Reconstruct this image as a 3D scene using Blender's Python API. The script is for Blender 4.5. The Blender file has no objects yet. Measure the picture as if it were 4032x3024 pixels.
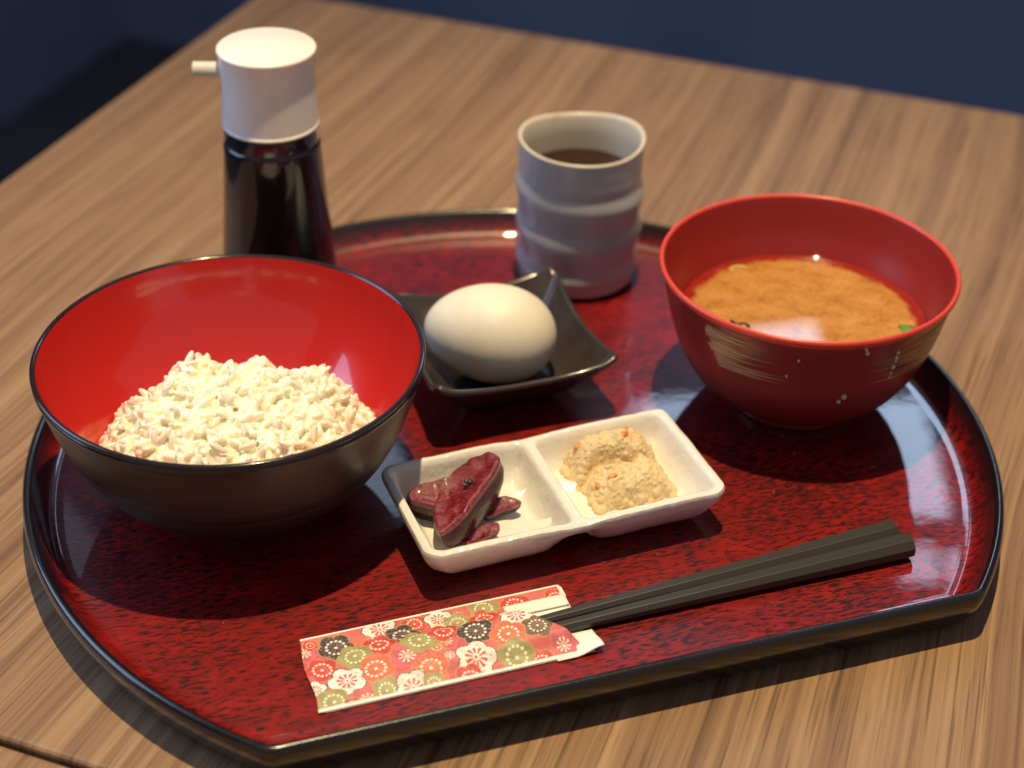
import bpy, bmesh, math, random
import numpy as np
from mathutils import Vector, Matrix, noise

random.seed(7); rng = np.random.default_rng(11)
R = math.radians
scene = bpy.context.scene
col = scene.collection

# ------------------------------------------------------------------ camera
cam_d = bpy.data.cameras.new('camera'); cam = bpy.data.objects.new('camera', cam_d); col.objects.link(cam)
cam_d.sensor_width = 36.0; cam_d.lens = 6900 / 4032 * 36
cam_d.clip_start = 0.01; cam_d.clip_end = 60
cam.matrix_world = Matrix.Translation((0, 0, .435)) @ Matrix.Rotation(R(90 - 33.9), 4, 'X') @ Matrix.Rotation(R(1.29), 4, 'Z')
cam_d.dof.use_dof = True; cam_d.dof.focus_distance = .645; cam_d.dof.aperture_fstop = 6.6
scene.camera = cam

# ------------------------------------------------------------------ render / world / lamps
scene.render.engine = 'CYCLES'
scene.view_settings.view_transform = 'Standard'; scene.view_settings.look = 'None'
scene.view_settings.exposure = 0.0; scene.view_settings.gamma = 1.0
scene.view_settings.use_curve_mapping = False
scene.cycles.use_denoising = True
scene.cycles.max_bounces = 10; scene.cycles.diffuse_bounces = 6; scene.cycles.caustics_reflective = False; scene.cycles.caustics_refractive = False
scene.cycles.sample_clamp_indirect = 4.0
w = bpy.data.worlds.new('World'); scene.world = w; w.use_nodes = True
w.node_tree.nodes['Background'].inputs[0].default_value = (.68, .66, .73, 1)
w.node_tree.nodes['Background'].inputs[1].default_value = .30

U2 = Vector((.344, .939)); M2 = Vector((.939, -.344))      # table axes: along the grain, along the far edge
def mu(m, u, z=0.0): return Vector((M2.x * m + U2.x * u, M2.y * m + U2.y * u, z))

def spot(name, loc, target, power, colr, size, blend, radius):
    l = bpy.data.lights.new(name, 'SPOT'); l.energy = power; l.color = colr; l.spot_size = R(size); l.spot_blend = blend
    l.shadow_soft_size = radius
    o = bpy.data.objects.new(name, l); col.objects.link(o); o.location = loc
    o.rotation_euler = (Vector(target) - Vector(loc)).to_track_quat('-Z', 'Y').to_euler(); return o
def area(name, loc, target, sx, sy, radiance, colr):
    l = bpy.data.lights.new(name, 'AREA'); l.shape = 'RECTANGLE'; l.size = sx; l.size_y = sy
    l.energy = radiance * sx * sy * math.pi; l.color = colr
    o = bpy.data.objects.new(name, l); col.objects.link(o); o.location = loc
    o.rotation_euler = (Vector(target) - Vector(loc)).to_track_quat('-Z', 'Z').to_euler(); return o
spot('ceiling_spot', (.03, .62, 2.0), (.0, .55, 0), 212, (1, .755, .41), 44, 1.0, .017)
WC = (.55, .74, 1.0)
def win(m0, m1, z0, z1, rad, name):
    c = mu((m0 + m1) / 2, 2.28, (z0 + z1) / 2)
    area(name, c, c - Vector((U2.x, U2.y, 0)), m1 - m0, z1 - z0, rad, WC)
win(-.60, -.455, 1.165, 1.31, 5.5, 'window_pane_light')
win(-.455, -.305, 1.078, 1.31, 9.5, 'window_pane_light')
win(-.288, -.13, 1.092, 1.31, 7.0, 'window_pane_light')
win(-.165, -.10, 1.35, 1.42, 5.5, 'window_pane_light')
win(-.085, -.05, 1.34, 1.43, 5.5, 'window_pane_light')
win(-.645, -.635, 1.09, 1.31, 5.5, 'window_pane_light')
win(-1.25, -1.03, 1.36, 1.58, 2.2, 'window_pane_light')
# added blue fill on the left, then the dim window in the left wall
c = mu(-1.45, .25, .75); area('left_blue_fill', c, c + Vector((M2.x, M2.y, -.28)), 1.3, .9, 4.2, (.50, .69, 1.0))
c = mu(-1.50, 1.62, 1.45); area('side_window_light', c, c + Vector((M2.x, M2.y, -.25)), 1.15, .62, .45, (.72, .80, 1.0))

# ------------------------------------------------------------------ helpers
def link(o, parent=None):
    col.objects.link(o)
    if parent is not None: o.parent = parent
    return o
def mesh(name, v, f, m, parent=None, smooth=True, loc=None):
    me = bpy.data.meshes.new(name); me.from_pydata([tuple(map(float, p)) for p in v], [], [tuple(map(int, q)) for q in f])
    bm = bmesh.new(); bm.from_mesh(me); bmesh.ops.recalc_face_normals(bm, faces=bm.faces[:]); bm.to_mesh(me); bm.free()
    if smooth: me.polygons.foreach_set('use_smooth', [True] * len(me.polygons))
    if m: me.materials.append(m)
    o = bpy.data.objects.new(name, me)
    if loc is not None: o.location = loc
    return link(o, parent)
def thing(name, label, cat, loc=(0, 0, 0), rz=0.0, group=None):
    o = bpy.data.objects.new(name, None); o.empty_display_size = .02; link(o)
    o.location = loc; o.rotation_euler = (0, 0, rz); return tag(o, label, cat, group)
def tag(o, label, cat, group=None):
    o['label'] = label; o['category'] = cat
    if group: o['group'] = group
    return o
def lathe(prof, n=96, rfun=None):
    """prof: (r, z) from start to end; r == 0 makes a pole."""
    v, f, rows = [], [], []
    for (r, z) in prof:
        if r < 1e-9: rows.append([len(v)]); v.append((0, 0, z)); continue
        row = []
        for i in range(n):
            a = 2 * math.pi * i / n; rr, zz = (r, z) if rfun is None else rfun(r, z, a)
            row.append(len(v)); v.append((rr * math.cos(a), rr * math.sin(a), zz))
        rows.append(row)
    for A, B in zip(rows, rows[1:]):
        for i in range(n):
            j = (i + 1) % n
            if len(A) == 1 and len(B) == 1: continue
            if len(A) == 1: f.append((A[0], B[i], B[j]))
            elif len(B) == 1: f.append((A[i], A[j], B[0]))
            else: f.append((A[i], A[j], B[j], B[i]))
    return v, f
def loft(rings, cap0=False, cap1=False, closed=True):
    v, f = [], []; n = len(rings[0])
    for r in rings: v += list(r)
    for k in range(len(rings) - 1):
        for i in range(n if closed else n - 1):
            j = (i + 1) % n; f.append((k * n + i, k * n + j, (k + 1) * n + j, (k + 1) * n + i))
    if cap0: f.append(tuple(range(n))[::-1])
    if cap1: f.append(tuple((len(rings) - 1) * n + i for i in range(n)))
    return v, f
def spline(pts, k=6):
    """Catmull-Rom through (r, z) points."""
    p = [np.array(q, float) for q in pts]; p = [2 * p[0] - p[1]] + p + [2 * p[-1] - p[-2]]; out = []
    for i in range(1, len(p) - 2):
        for j in range(k):
            t = j / k; a, b, c_, d = p[i - 1:i + 3]
            q = .5 * ((2 * b) + (c_ - a) * t + (2 * a - 5 * b + 4 * c_ - d) * t * t + (3 * b - a - 3 * c_ + d) * t ** 3)
            out.append((max(q[0], 0), q[1]))
    out.append(tuple(p[-2])); return out
def box(x0, x1, y0, y1, z0, z1, bev=0.0, seg=3):
    bm = bmesh.new(); bmesh.ops.create_cube(bm, size=1)
    for q in bm.verts: q.co = Vector((x0 + (q.co.x + .5) * (x1 - x0), y0 + (q.co.y + .5) * (y1 - y0), z0 + (q.co.z + .5) * (z1 - z0)))
    if bev: bmesh.ops.bevel(bm, geom=bm.edges[:], offset=bev, segments=seg, affect='EDGES', profile=.5)
    v = [q.co[:] for q in bm.verts]; bm.verts.index_update(); f = [[q.index for q in g.verts] for g in bm.faces]; bm.free(); return v, f
def blob(n=24, m=16):
    v = [(0, 0, 1)]; f = []
    for k in range(1, m):
        t = math.pi * k / m
        for i in range(n): a = 2 * math.pi * i / n; v.append((math.sin(t) * math.cos(a), math.sin(t) * math.sin(a), math.cos(t)))
    v.append((0, 0, -1))
    for i in range(n): f.append((0, 1 + i, 1 + (i + 1) % n))
    for k in range(m - 2):
        for i in range(n): j = (i + 1) % n; f.append((1 + k * n + i, 1 + (k + 1) * n + i, 1 + (k + 1) * n + j, 1 + k * n + j))
    L = len(v) - 1
    for i in range(n): f.append((L, 1 + (m - 2) * n + (i + 1) % n, 1 + (m - 2) * n + i))
    return np.array(v), f
def join(items):
    V, F, o = [], [], 0
    for v, f in items:
        V += [tuple(p) for p in v]; F += [tuple(i + o for i in q) for q in f]; o += len(v)
    return V, F
def fuse(v, f, voxel, name, m, parent, loc=None, iters=0):
    """one watertight skin round many overlapping lumps"""
    o = mesh(name, v, f, m, parent, loc=loc); md = o.modifiers.new('r', 'REMESH'); md.mode = 'VOXEL'; md.voxel_size = voxel; md.use_smooth_shade = True
    if iters: sm_ = o.modifiers.new('s', 'SMOOTH'); sm_.factor = .5; sm_.iterations = iters
    dg = bpy.context.evaluated_depsgraph_get(); me = bpy.data.meshes.new_from_object(o.evaluated_get(dg)); old = o.data; o.modifiers.clear(); o.data = me; me.name = name; bpy.data.meshes.remove(old)
    if not me.materials: me.materials.append(m)
    return o
def smooth(a, b, x):
    t = min(1, max(0, (x - a) / (b - a))); return t * t * (3 - 2 * t)

# ------------------------------------------------------------------ materials
class Mat:
    def __init__(s, name, base=(.5, .5, .5), rough=.5, **kw):
        s.m = bpy.data.materials.new(name); s.m.use_nodes = True; s.nt = s.m.node_tree
        s.b = s.nt.nodes['Principled BSDF']; s.b.inputs['Base Color'].default_value = (*base, 1); s.b.inputs['Roughness'].default_value = rough
        for k, val in kw.items():
            val = (*val, 1) if isinstance(val, tuple) and len(val) == 3 and 'Radius' not in k.replace('_', ' ') else val
            s.b.inputs[k.replace('_', ' ')].default_value = val
    def n(s, t, **kw):
        nd = s.nt.nodes.new('ShaderNode' + t)
        for k, val in kw.items():
            if hasattr(nd, k): setattr(nd, k, val)
        return nd
    def l(s, a, b): s.nt.links.new(a, b)
    def coords(s, scale=(1, 1, 1), rot=(0, 0, 0), src=None):
        if src is None: src = s.n('TexCoord').outputs['Object']
        mp = s.n('Mapping'); mp.inputs['Scale'].default_value = scale; mp.inputs['Rotation'].default_value = rot
        s.l(src, mp.inputs[0]); return mp.outputs[0]
    def noise(s, vec, scale=1, detail=2, rough=.5, dist=0):
        t = s.n('TexNoise'); s.l(vec, t.inputs['Vector']); t.inputs['Scale'].default_value = scale; t.inputs['Detail'].default_value = detail
        t.inputs['Roughness'].default_value = rough; t.inputs['Distortion'].default_value = dist; return t.outputs['Fac']
    def ramp(s, fac, stops, interp='LINEAR'):
        r = s.n('ValToRGB'); r.color_ramp.interpolation = interp; e = r.color_ramp.elements
        while len(e) < len(stops): e.new(.5)
        for q, (p, c_) in zip(e, stops): q.position = p; q.color = (*c_, 1) if len(c_) == 3 else c_
        s.l(fac, r.inputs[0]); return r.outputs[0]
    def mix(s, fac, a, b, mode='MIX'):
        x = s.n('Mix', data_type='RGBA', blend_type=mode)
        for val, i in ((fac, 0), (a, 6), (b, 7)):
            if hasattr(val, 'node'): s.l(val, x.inputs[i])
            else: x.inputs[i].default_value = val if i == 0 else (*val, 1)
        return x.outputs[2]
    def math(s, op, a, b=0.0, c_=0.0):
        x = s.n('Math', operation=op)
        for i, val in enumerate((a, b, c_)):
            if hasattr(val, 'node'): s.l(val, x.inputs[i])
            else: x.inputs[i].default_value = val
        return x.outputs[0]
    def base(s, c_): s.l(c_, s.b.inputs['Base Color'])
    def bump(s, h, strength=.3, dist=.001, socket='Normal'):
        x = s.n('Bump'); x.inputs['Strength'].default_value = strength; x.inputs['Distance'].default_value = dist
        s.l(h, x.inputs['Height']); s.l(x.outputs[0], s.b.inputs[socket]); return x
    def rough(s, r): s.l(r, s.b.inputs['Roughness'])

def wood_mat(name, seed):
    w_ = Mat(name, rough=.4, Specular_IOR_Level=.45)
    tc = w_.n('TexCoord').outputs['Object']; off = w_.n('VectorMath', operation='ADD'); off.inputs[1].default_value = (seed, seed * 1.7, 0); w_.l(tc, off.inputs[0])
    src = off.outputs[0]
    sep = w_.n('SeparateXYZ'); w_.l(src, sep.inputs[0])
    low = w_.noise(w_.coords((3.0, 1.25, 1), src=src), 1, 2, .5)
    wx = w_.math('MULTIPLY_ADD', low, .075, sep.outputs[0])
    low2 = w_.noise(w_.coords((16, 4.0, 1), src=src), 1, 2, .5)
    wx = w_.math('MULTIPLY_ADD', low2, .006, wx)
    cm = w_.n('CombineXYZ'); w_.l(wx, cm.inputs[0]); w_.l(sep.outputs[1], cm.inputs[1])
    broad = w_.noise(w_.coords((75, .42, 1), src=cm.outputs[0]), 1, 3, .55)
    fine = w_.noise(w_.coords((330, 1.2, 1), src=cm.outputs[0]), 1, 4, .65)
    pores = w_.noise(w_.coords((680, 13, 1), src=cm.outputs[0]), 1, 2, .6)
    f = w_.math('MULTIPLY_ADD', broad, .48, w_.math('MULTIPLY', fine, .52))
    c_ = w_.ramp(f, [(.35, (.135, .073, .043)), (.45, (.225, .131, .073)), (.55, (.305, .187, .105)), (.66, (.380, .244, .143))])
    pr = w_.ramp(pores, [(.33, (.45, .41, .39)), (.46, (1, 1, 1))])
    w_.base(w_.mix(.85, c_, pr, 'MULTIPLY'))
    w_.bump(pores, .16, .0004); w_.rough(w_.ramp(pores, [(.3, (.62,) * 3), (.6, (.40,) * 3)]))
    return w_.m
M_wood = wood_mat('walnut', 0.0); M_wood2 = wood_mat('walnut_second', 3.3)
M_edge = Mat('table_edge', (.12, .06, .03), .45).m
M_metal = Mat('table_leg_metal', (.05, .05, .055), .4, Metallic=.8).m

k = Mat('black_lacquer', (.007, .006, .007), .24, Coat_Weight=.6, Coat_Roughness=.06)
nz = k.noise(k.coords((1, 1, 1)), 900, 2, .6); k.bump(nz, .10, .0003); k.rough(k.ramp(nz, [(.3, (.18,) * 3), (.7, (.28,) * 3)])); M_black = k.m

# red mottled tray bed: red with stretched black flecks, fading to black at the lip
k = Mat('red_mottled_lacquer', rough=.38, Coat_Weight=1.0, Coat_Roughness=.018, Coat_IOR=1.52)
tc = k.n('TexCoord').outputs['Object']
warp = k.noise(k.coords((30, 30, 30), src=tc), 1, 2, .5)
wv = k.n('VectorMath', operation='MULTIPLY_ADD'); k.l(warp, wv.inputs[0]); wv.inputs[1].default_value = (.004, .006, 0); k.l(tc, wv.inputs[2])
fl = k.noise(k.coords((205, 860, 300), src=wv.outputs[0]), 1, 3, .62)
dens = k.noise(k.coords((14, 18, 10), src=tc), 1, 2, .5)
fl = k.math('MULTIPLY_ADD', dens, .30, k.math('ADD', fl, -.15))
red = k.ramp(k.noise(k.coords((60, 160, 60), src=tc), 1, 3, .6), [(.3, (.130, .0028, .0034)), (.7, (.270, .0062, .0050))])
fleck = k.ramp(fl, [(.485, (0, 0, 0)), (.59, (1, 1, 1))])
bed = k.mix(fleck, red, (.022, .002, .003))
sep = k.n('SeparateXYZ'); k.l(tc, sep.inputs[0])
lip = k.ramp(k.math('MULTIPLY', sep.outputs[2], 50.0), [(.58, (0, 0, 0)), (.86, (1, 1, 1))])
k.base(k.mix(lip, bed, (.022, .003, .004)))
k.bump(k.noise(k.coords((1, 1, 1), src=tc), 110, 2, .6), .014, .0012, 'Coat Normal'); M_bed = k.m

k = Mat('brushed_brown_black', rough=.36, Specular_IOR_Level=.6)
st = k.noise(k.coords((9, 9, 420)), 1, 3, .6)
k.base(k.ramp(st, [(.3, (.014, .011, .009)), (.55, (.031, .026, .020)), (.75, (.048, .041, .031))])); k.bump(st, .25, .0005)
k.rough(k.ramp(st, [(.3, (.30,) * 3), (.7, (.42,) * 3)])); M_bowlout = k.m
M_rimblack = Mat('rim_black', (.012, .009, .011), .16, Coat_Weight=.6, Coat_Roughness=.05).m
k = Mat('red_lacquer_inside', (.46, .017, .013), .22, Coat_Weight=1.0, Coat_Roughness=.05)
k.bump(k.noise(k.coords(), 90, 2, .5), .05, .0008, 'Coat Normal'); M_redin = k.m

k = Mat('cooked_rice', rough=.14, Specular_IOR_Level=.55)
k.base(k.ramp(k.noise(k.coords(), 160, 2, .5), [(.3, (.84, .82, .65)), (.7, (.88, .865, .75))])); k.bump(k.noise(k.coords(), 1400, 2), .12, .0003)
k.b.inputs['Coat Weight'].default_value = .5; k.b.inputs['Coat Roughness'].default_value = .06; k.b.inputs['Subsurface Weight'].default_value = .9; k.b.inputs['Subsurface Radius'].default_value = (1.0, .88, .55); k.b.inputs['Subsurface Scale'].default_value = .0040
M_rice = k.m
# the skin of a single grain: a wet, half clear film over the scattering mass
k = Mat('rice_grain_skin', (.85, .84, .74), .12, Coat_Weight=.9, Coat_Roughness=.05)
tp = k.n('BsdfTransparent'); mx = k.n('MixShader'); mx.inputs[0].default_value = .40
k.l(tp.outputs[0], mx.inputs[1]); k.l(k.b.outputs[0], mx.inputs[2]); k.l(mx.outputs[0], k.nt.nodes['Material Output'].inputs['Surface']); M_grain = k.m

k = Mat('soup_bowl_red', (.30, .022, .018), .34, Coat_Weight=.25, Coat_Roughness=.2)
k.bump(k.noise(k.coords(), 1500, 2), .06, .0002); M_soupin = k.m
k.b.inputs['Base Color'].default_value = (.27, .020, .018, 1)
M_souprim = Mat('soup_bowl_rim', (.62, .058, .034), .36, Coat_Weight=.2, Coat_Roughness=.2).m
k = Mat('soup_bowl_outside', (.20, .017, .017), .34, Coat_Weight=.3, Coat_Roughness=.18)
k.bump(k.noise(k.coords(), 1500, 2), .06, .0002); M_soupout = k.m
k = Mat('gold_brush', (.50, .34, .17), .42, Metallic=.35)
k.base(k.ramp(k.noise(k.coords((60, 60, 900)), 1, 3, .7), [(.35, (.20, .10, .06)), (.5, (.38, .24, .15)), (.7, (.50, .35, .23))])); M_gold = k.m

# miso soup: a cloudy orange middle, clear reddish broth round it
k = Mat('miso', rough=.008, Specular_IOR_Level=.55, IOR=1.34)
tc = k.n('TexCoord').outputs['Object']; ln = k.n('VectorMath', operation='LENGTH'); k.l(tc, ln.inputs[0])
fr = k.math('MULTIPLY', ln.outputs['Value'], 1 / .0507)
edge = k.noise(k.coords((110, 110, 1), src=tc), 1, 4, .65)
fr = k.math('ADD', fr, k.math('MULTIPLY_ADD', edge, .20, -.10))
grain = k.noise(k.coords((420, 620, 1), src=tc, rot=(0, 0, .5)), 1, 3, .6, .6)
big = k.noise(k.coords((70, 110, 1), src=tc), 1, 2, .5)
cloud = k.ramp(k.math('MULTIPLY_ADD', grain, .5, k.math('MULTIPLY', big, .5)), [(.34, (.28, .112, .024)), (.47, (.43, .195, .050)), (.62, (.52, .258, .080))])
k.base(k.mix(k.ramp(fr, [(.89, (0, 0, 0)), (.955, (1, 1, 1))]), cloud, (.26, .018, .012)))
M_miso = k.m
M_onion = Mat('green_onion', (.10, .26, .02), .3, Subsurface_Weight=.3, Subsurface_Scale=.002).m
M_onion2 = Mat('pale_onion', (.55, .50, .12), .3, Subsurface_Weight=.4, Subsurface_Scale=.002).m
M_weed = Mat('seaweed', (.012, .02, .010), .2).m
M_drop = Mat('water_painted_glint', (.80, .72, .60), .08, Transmission_Weight=.3, IOR=1.33).m  # cream base colour stands in for the lamp's glint on the drops

k = Mat('egg_shell', (.72, .68, .57), .48, Subsurface_Weight=.25, Subsurface_Scale=.004)
k.base(k.ramp(k.noise(k.coords(), 90, 3, .6), [(.35, (.73, .685, .57)), (.7, (.78, .74, .64))]))
k.bump(k.noise(k.coords(), 1800, 3, .6), .10, .0003); M_egg = k.m
k = Mat('brown_glaze', (.050, .036, .030), .20, Coat_Weight=.5, Coat_Roughness=.08)
g = k.n('NewGeometry'); k.base(k.ramp(k.noise(k.coords(), 60, 3), [(.3, (.034, .026, .024)), (.7, (.056, .045, .040))])); k.bump(k.noise(k.coords(), 120, 2), .06, .001); M_brown = k.m
k = Mat('white_glaze', (.78, .765, .72), .16, Coat_Weight=.5, Coat_Roughness=.06, Specular_IOR_Level=.6)
k.bump(k.noise(k.coords((1, 1, 1.0)), 260, 3, .55), .40, .0010); M_white = k.m

k = Mat('pickle_flesh', Coat_Weight=.7, Coat_Roughness=.04, rough=.2, Subsurface_Weight=.35, Subsurface_Scale=.0025, Specular_IOR_Level=.8)
sp = k.noise(k.coords((900, 420, 500), rot=(0, 0, .9)), 1, 4, .7)
k.base(k.ramp(sp, [(.36, (.105, .004, .013)), (.52, (.21, .009, .027)), (.68, (.33, .035, .05))])); k.bump(sp, .7, .0014); M_flesh = k.m
k = Mat('pickle_skin', rough=.26, Specular_IOR_Level=.4); k.base(k.ramp(k.noise(k.coords((200, 200, 500)), 1, 3), [(.3, (.020, .003, .008)), (.6, (.050, .007, .017)), (.8, (.10, .018, .026))])); M_skin = k.m
M_shiso = Mat('dark_leaf', (.018, .020, .012), .25, Specular_IOR_Level=.8).m
k = Mat('okara', rough=.6)
ok = k.noise(k.coords(), 620, 3, .65)
k.base(k.ramp(k.math('MULTIPLY_ADD', k.noise(k.coords(), 90, 3, .6), .5, k.math('MULTIPLY', ok, .5)), [(.34, (.58, .43, .22)), (.48, (.67, .52, .29)), (.66, (.73, .59, .37))])); k.bump(ok, .2, .0004); M_okara = k.m
M_carrot = Mat('carrot', (.66, .24, .07), .35, Subsurface_Weight=.3, Subsurface_Scale=.002).m

k = Mat('chopstick_black', (.030, .028, .025), .42, Specular_IOR_Level=.5); k.bump(k.noise(k.coords(), 1600, 2), .12, .0002); M_stick = k.m
k = Mat('paper', (.82, .80, .77), .7); k.bump(k.noise(k.coords(), 900, 3), .08, .0002); M_paper = k.m
k = Mat('printed_paper', rough=.55); at = k.n('Attribute', attribute_name='print'); 
k.base(k.mix(.6, at.outputs['Color'], k.ramp(k.noise(k.coords(), 2200, 2, .6), [(.35, (.80, .78, .74)), (.65, (1.0, 1.0, 1.0))]), 'MULTIPLY')); k.bump(k.noise(k.coords(), 900, 3), .06, .0002); M_print = k.m

k = Mat('grey_blue_glaze', rough=.34, Specular_IOR_Level=.55, Coat_Weight=.6, Coat_Roughness=.15)
k.base(k.ramp(k.noise(k.coords(), 55, 3, .6), [(.3, (.40, .44, .49)), (.7, (.48, .52, .57))])); k.bump(k.noise(k.coords(), 300, 2), .06, .0006); M_cup = k.m
k = Mat('cream_glaze', rough=.3)
rs = k.noise(k.coords((30, 30, 30)), 1, 2, .5)
k.base(k.ramp(rs, [(.60, (.62, .57, .47)), (.68, (.50, .22, .08))])); M_cupin = k.m
M_tea = Mat('tea', (.030, .012, .005), .03, Specular_IOR_Level=.5).m
M_cap = Mat('white_plastic', (.80, .775, .75), .34, Subsurface_Weight=.15, Subsurface_Scale=.004).m
M_spout = Mat('spout_plastic', (.66, .62, .54), .3).m
M_glass = Mat('bottle_glass', (.93, .95, .96), .02, Transmission_Weight=1.0, IOR=1.48).m
M_soy = Mat('soy_sauce', (.006, .003, .005), .35, Specular_IOR_Level=.2, Coat_Weight=1.0, Coat_Roughness=.03).m

k = Mat('navy_wall', rough=.65); k.base(k.ramp(k.noise(k.coords((5, 5, 1.2)), 1, 3, .6), [(.35, (.165, .205, .345)), (.7, (.215, .255, .405))])); M_navy = k.m
k = Mat('dark_floor', rough=.6); k.base(k.ramp(k.noise(k.coords(), 6, 3), [(.3, (.060, .062, .075)), (.7, (.085, .085, .10))])); M_floor = k.m

# ------------------------------------------------------------------ setting
ang_m = math.atan2(M2.y, M2.x)
def struct(name, v, f, m, loc=(0, 0, 0), rz=0):
    o = mesh(name, v, f, m, smooth=False, loc=loc); o.rotation_euler = (0, 0, rz); o['kind'] = 'structure'; return o
FZ = -.72
struct('floor', *box(-2.2, 2.6, -1.6, 2.6, FZ - .05, FZ), M_floor, rz=ang_m)
struct('wall_far', *box(-1.65, 2.6, 2.33, 2.45, FZ + .002, 1.9), M_navy, rz=ang_m)
struct('wall_left', *box(-1.66, -1.543, -1.6, 2.329, FZ + .002, 1.9), M_navy, rz=ang_m)

def table(name, label, m0, m1, u0, u1, wood):
    t = thing(name, label, 'table', mu((m0 + m1) / 2, (u0 + u1) / 2, FZ), ang_m)
    hx, hy = (m1 - m0) / 2, (u1 - u0) / 2
    mesh('table_top', *box(-hx, hx, -hy, hy, -FZ - .028, -FZ, .0022, 3), wood, t)
    mesh('pedestal', *lathe([(0, .012), (.035, .012), (.035, -FZ - .03), (0, -FZ - .03)], 32), M_metal, t)
    mesh('foot_plate', *lathe([(0, 0), (.2, 0), (.2, .006), (.19, .0115), (0, .0115)], 48), M_metal, t)
    for p in t.children:
        for q in p.data.polygons: q.use_smooth = False
    return t
table('dining_table', 'brown wood grained table under the red and black tray', -.542, .86, .3405, .985, M_wood)
table('dining_table', 'second brown wooden table past the dark gap at the lower left corner', -.542, .86, -.32, .3380, M_wood2)

# ------------------------------------------------------------------ tray (a disc cut straight along the front)
TC = (.00155, .58003); TRAD = .19505; TH = .1437; TA = math.atan2(.327, .945)
def tray_outline(d, z, na=140, nc=12, nl=60):
    r, h = TRAD - d, TH - d; f = max(.009 - d, .0022)
    cx = math.sqrt((r - f) ** 2 - (h - f) ** 2); cy = -h + f
    a0 = math.atan2(cy, cx); pts = []
    for i in range(na + 1):
        a = a0 + (math.pi - 2 * a0) * i / na; pts.append((r * math.cos(a), r * math.sin(a), z))
    for i in range(1, nc):
        a = (math.pi - a0) + (1.5 * math.pi - (math.pi - a0)) * i / nc; pts.append((-cx + f * math.cos(a), cy + f * math.sin(a), z))
    for i in range(nl + 1): pts.append((-cx + 2 * cx * i / nl, -h, z))
    for i in range(1, nc):
        a = -math.pi / 2 + (a0 + math.pi / 2) * i / nc; pts.append((cx + f * math.cos(a), cy + f * math.sin(a), z))
    return pts
tray = thing('serving_tray', 'half moon lacquer tray with mottled red bed and black raised rim', 'tray', (TC[0], TC[1], 0), TA)
rimp = [(.030, .0004), (.011, .0004), (.0085, .0007), (.0062, .0020), (.0042, .0048), (.0022, .0088), (.0007, .0135), (0, .0172), (.0003, .0190), (.0011, .0201), (.0021, .0204), (.0031, .0200), (.0038, .0190)]
mesh('rim', *loft([tray_outline(d, z) for d, z in rimp], cap0=True), M_black, tray)
inp = [(.0038, .0190), (.0048, .0172), (.0064, .0146), (.0081, .0122), (.0096, .0107), (.0109, .01010), (.0122, .0099), (.0150, .0099)]
v, f = loft([tray_outline(d, z) for d, z in inp]); n = len(tray_outline(0, 0)); k0 = (len(inp) - 1) * n
v.append((0, 0.01, .0099)); f += [(k0 + i, k0 + (i + 1) % n, len(v) - 1) for i in range(n)]
o = mesh('bed', v, f, M_bed, tray); o['label'] = 'glossy red bed with dark flecks'
Z0 = .0101

# ------------------------------------------------------------------ rice bowl and rice
BC = (-.1066, .5539)
bowl = thing('rice_bowl', 'large bowl, black outside and glossy red inside, holding white rice', 'bowl', (*BC, Z0))
def off(p): return [(r, z - Z0) for r, z in p]
outp = spline([(.0265, .0140), (.0295, .0105), (.0305, .0101), (.0318, .0108), (.0322, .0150), (.0400, .0182), (.0500, .0245), (.0585, .0340), (.0645, .0450), (.0690, .0570), (.0716, .0660), (.0727, .0708)], 5)
mesh('outer_wall', *lathe(off([(0, .0140)] + outp), 128), M_bowlout, bowl)
rimp = [(.0727, .0708), (.0733, .0713), (.0736, .0722), (.0734, .0730), (.0731, .0733), (.0735, .0738), (.0737, .0744), (.0734, .0750), (.0727, .0752), (.0720, .0750), (.0716, .0745)]
mesh('rim_band', *lathe(off(spline(rimp, 2)), 128), M_rimblack, bowl)
innp = spline([(.0716, .0745), (.0706, .0705), (.0690, .0640), (.0655, .0540), (.0600, .0430), (.0520, .0330), (.0400, .0245), (.0250, .0200), (.0, .0190)], 6)
o = mesh('inner_wall', *lathe(off(innp[:-1] + [(0, .0190)]), 128), M_redin, bowl); o['label'] = 'glossy red inside of the bowl'
_iz = np.array([p[1] for p in innp][::-1]); _ir = np.array([p[0] for p in innp][::-1])
def rin(z): return float(np.interp(z, _iz, _ir))

def rice_h(x, y):
    """height of the mound over the tray frame, x/y from the bowl centre"""
    dx, dy = x - .003, y + .010
    r = math.hypot(dx / 1.06, dy * (1.0 if dy < 0 else 1.12))
    h = .0595 - .0045 * smooth(.0, .030, r) - .030 * smooth(.026, .068, r)
    h += .0034 * noise.noise(Vector((x * 75, y * 75, 3.1))) + .0030 * noise.noise(Vector((x * 170, y * 170, 8.7)))
    h += .0055 * math.exp(-((x + .0195) ** 2 + (y - .026) ** 2) / .010 ** 2) + .0045 * math.exp(-((x - .008) ** 2 + (y - .024) ** 2) / .008 ** 2)
    h += .0060 * math.exp(-((x + .020) ** 2 + (y - .028) ** 2) / .011 ** 2) + .0030 * math.exp(-((x + .036) ** 2 + (y - .012) ** 2) / .012 ** 2)
    h += .0095 * math.exp(-((x - .038) ** 2 + (y - .010) ** 2) / .012 ** 2)
    h -= .0035 * math.exp(-((x - .006) ** 2 + (y + .018) ** 2) / .010 ** 2)
    return h
rice = thing('cooked_rice', 'mound of sticky white rice in the red lined bowl', 'rice', (*BC, Z0 + .010))
RZ = Z0 + .010
cv, cf = [], []; nr, na = 60, 160
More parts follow.
